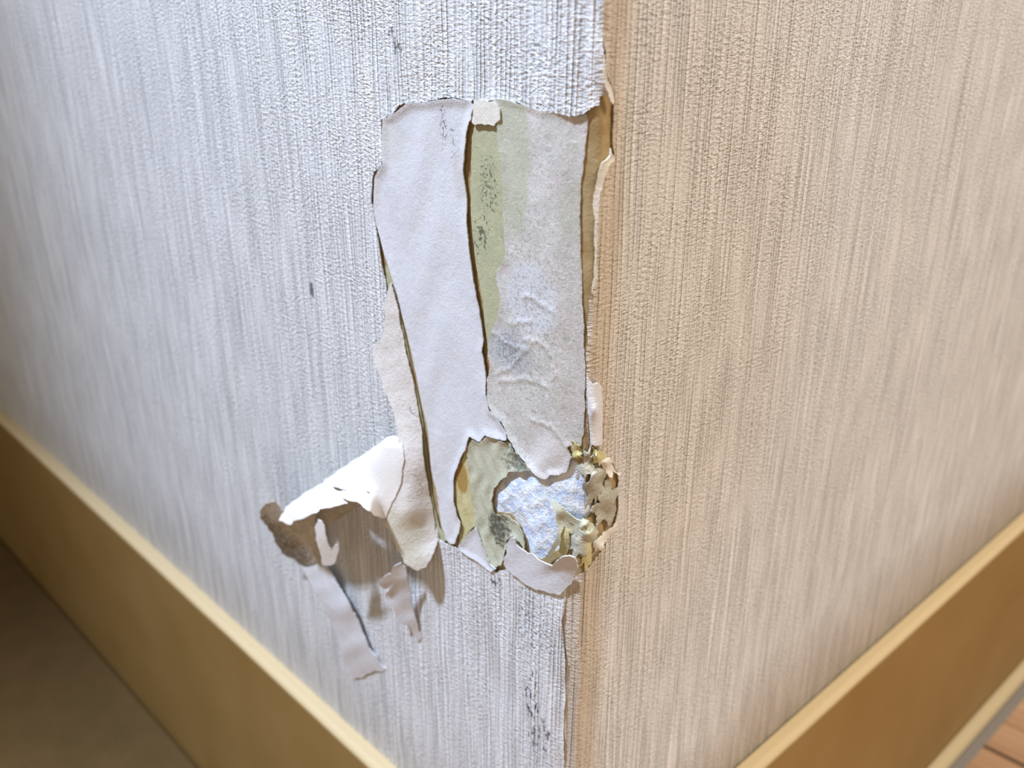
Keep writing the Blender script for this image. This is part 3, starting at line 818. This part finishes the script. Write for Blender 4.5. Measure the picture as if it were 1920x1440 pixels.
slit2 = [(684, 919), (690, 921), (695, 925), (688, 923)]
fl(curl('rolled_back', cone, ctrl, 0.00016, M_white, seed=72, amp=1.6, grid=5, holes=[slit1, slit2], blend=C_lift))['label'] = 'bright white rolled back of the flap with two small slits'
# the roll continues behind its ridge, back to the wall
ridge = [(745, 819, 3.2), (722, 823, 4.2), (700, 838, 4.8), (672, 858, 5.6), (640, 878, 6.5), (612, 897, 7.0), (590, 914, 7.5), (566, 928, 8.8), (548, 940, 10.2), (530, 960, 11.6)]
V = []; UVb = []; K = 7
for (x, y, omm) in ridge:
    s, z = unproj(np.array([x + 2.0]), np.array([y + 3.0]), np.array([omm * 0.001]))
    for j in range(K):
        t = j / (K - 1)
        of = (omm * (1 - t) + 0.9 * t) * 0.001 - 0.0003
        dz = -0.001 - 0.012 * t ** 1.5
        V.append(surf(s, z + dz, of)[0]); UVb.append((s[0], z[0] + dz))
Fc = [(i * K + j, i * K + j + 1, (i + 1) * K + j + 1, (i + 1) * K + j) for i in range(len(ridge) - 1) for j in range(K - 1)]
bk = fl(from_arrays('back_of_roll', np.array(V), Fc, np.array(UVb), M_front))
so = bk.modifiers.new('thick', 'SOLIDIFY'); so.thickness = 0.0003

# dim ribbed front of the roll, seen inside it at the left
sp = [(516, 940), (508, 941), (497, 945), (489, 956), (488, 968), (494, 980), (503, 992), (512, 1005), (518, 1020), (528, 1038), (545, 1046), (560, 1058), (575, 1066), (590, 1064), (603, 1062),
      (606, 1050), (600, 1030), (594, 1008), (590, 990), (592, 965), (600, 945), (575, 955), (545, 968), (530, 966), (524, 950)]
ctrl = [(508, 941, 14.2), (489, 960, 13.2), (512, 1005, 9.0), (560, 1058, 4.2), (603, 1062, 3.6), (590, 990, 7.6), (600, 950, 10.4), (545, 970, 11.2), (528, 955, 13.0), (545, 1010, 8.0)]
fl(curl('ribbed_front', sp, ctrl, 0.0003, M_front, seed=73, amp=2.0, grid=4, wr=0.00010))['label'] = 'shaded ribbed front of the flap, speckled'
tail = [(566, 1064), (585, 1062), (600, 1060), (610, 1062), (622, 1076), (634, 1098), (648, 1122), (662, 1148), (672, 1165), (684, 1195), (696, 1222), (715, 1248), (726, 1256), (716, 1260),
        (700, 1258), (693, 1262), (680, 1270), (662, 1272), (652, 1258), (644, 1238), (636, 1205), (622, 1170), (605, 1135), (588, 1105), (574, 1080)]
ctrl = [(566, 1064, 4.4), (605, 1062, 3.8), (590, 1100, 4.4), (634, 1098, 3.6), (622, 1170, 3.2), (672, 1165, 2.6), (655, 1255, 1.6), (715, 1250, 1.1), (690, 1262, 1.2), (645, 1150, 4.0), (665, 1210, 2.8)]
fl(curl('hanging_tail', tail, ctrl, 0.0003, M_lilac, seed=74, amp=1.6, grid=5, wr=0.00010))['label'] = 'long dull tail of the flap hanging to the lower right'
right = [(742, 1060), (752, 1056), (760, 1064), (764, 1090), (770, 1120), (776, 1150), (784, 1180), (793, 1196), (782, 1203), (774, 1190), (766, 1172), (756, 1172), (745, 1165), (742, 1150),
         (736, 1138), (728, 1130), (722, 1118), (724, 1108), (716, 1102), (712, 1092), (722, 1080), (732, 1076)]
ctrl = [(750, 1056, 6.4), (716, 1098, 7.0), (742, 1110, 4.8), (764, 1090, 4.6), (742, 1150, 4.2), (770, 1150, 2.6), (784, 1195, 1.0), (722, 1118, 5.4)]
fl(curl('hanging_strip', right, ctrl, 0.0003, M_lilac, seed=75, amp=1.8, grid=4, wr=0.00012,
        holes=[[(722, 1108), (732, 1098), (742, 1090), (740, 1098), (730, 1106), (724, 1111)]]))['label'] = 'ragged grey strip hanging under the flap'
lit = [(596, 974), (602, 978), (608, 990), (612, 1008), (617, 1026), (621, 1034), (628, 1022), (635, 1017), (636, 1030), (630, 1046), (626, 1058), (614, 1060), (604, 1058), (600, 1035), (592, 1012), (590, 990)]  # white sliver added where light comes through the torn flap
ctrl = [(596, 974, 14.2), (612, 1008, 13.6), (620, 1058, 11.5), (636, 1020, 13.0), (592, 1000, 13.6)]
fl(curl('lit_spot_sliver', lit, ctrl, 0.0003, M_white, seed=76, amp=1.4, grid=4))['label'] = 'small white forked sliver standing in for a lit spot inside the flap'
pt = [(672, 1150), (678, 1144), (690, 1141), (700, 1143), (706, 1160), (714, 1185), (722, 1215), (716, 1232), (704, 1222), (690, 1195), (680, 1172), (674, 1160)]

# hairs on the cream paper
def hair(pts, omm, r=0.00005):
    a = rough_line(np.array(pts, float), 1.5, 1.0, 5, closed=False); z_ = np.full(len(a), omm * 0.001)
    s, z = unproj(a[:, 0], a[:, 1], z_); P = surf(s, z, z_)
    bm = bmesh.new(); prev = None
    for p in P:
        ring = [bm.verts.new((p[0] + r * math.cos(t) * 0.7, p[1] + r * math.cos(t) * 0.7, p[2] + r * math.sin(t))) for t in (0, 1.57, 3.14, 4.71)]
        if prev:
            for k in range(4): bm.faces.new((prev[k], prev[(k + 1) % 4], ring[(k + 1) % 4], ring[k]))
        prev = ring
    me = bpy.data.meshes.new('fibre'); bm.to_mesh(me); bm.free(); return me
Mh, _, bh = mat('dark_fibre'); bh.inputs['Base Color'].default_value = (0.05, 0.07, 0.07, 1)
for pts, omm, lab in [([(769, 762), (770, 772), (776, 776), (782, 772)], 1.7, 'short dark curl of fibre near the top of the white roll'),
                 ([(770, 888), (778, 892), (784, 900), (790, 888), (783, 893), (776, 890)], 4.7, 'dark knotted fibre in the middle of the cream fold'),
                 ([(786, 905), (793, 915), (790, 925), (784, 930), (782, 922), (790, 918)], 4.6, 'dark looped fibre just below the knotted one')]:
    o = bpy.data.objects.new('fibre', hair(pts, omm)); COL.objects.link(o); o.data.materials.append(Mh); tag(o, lab, 'fibre')
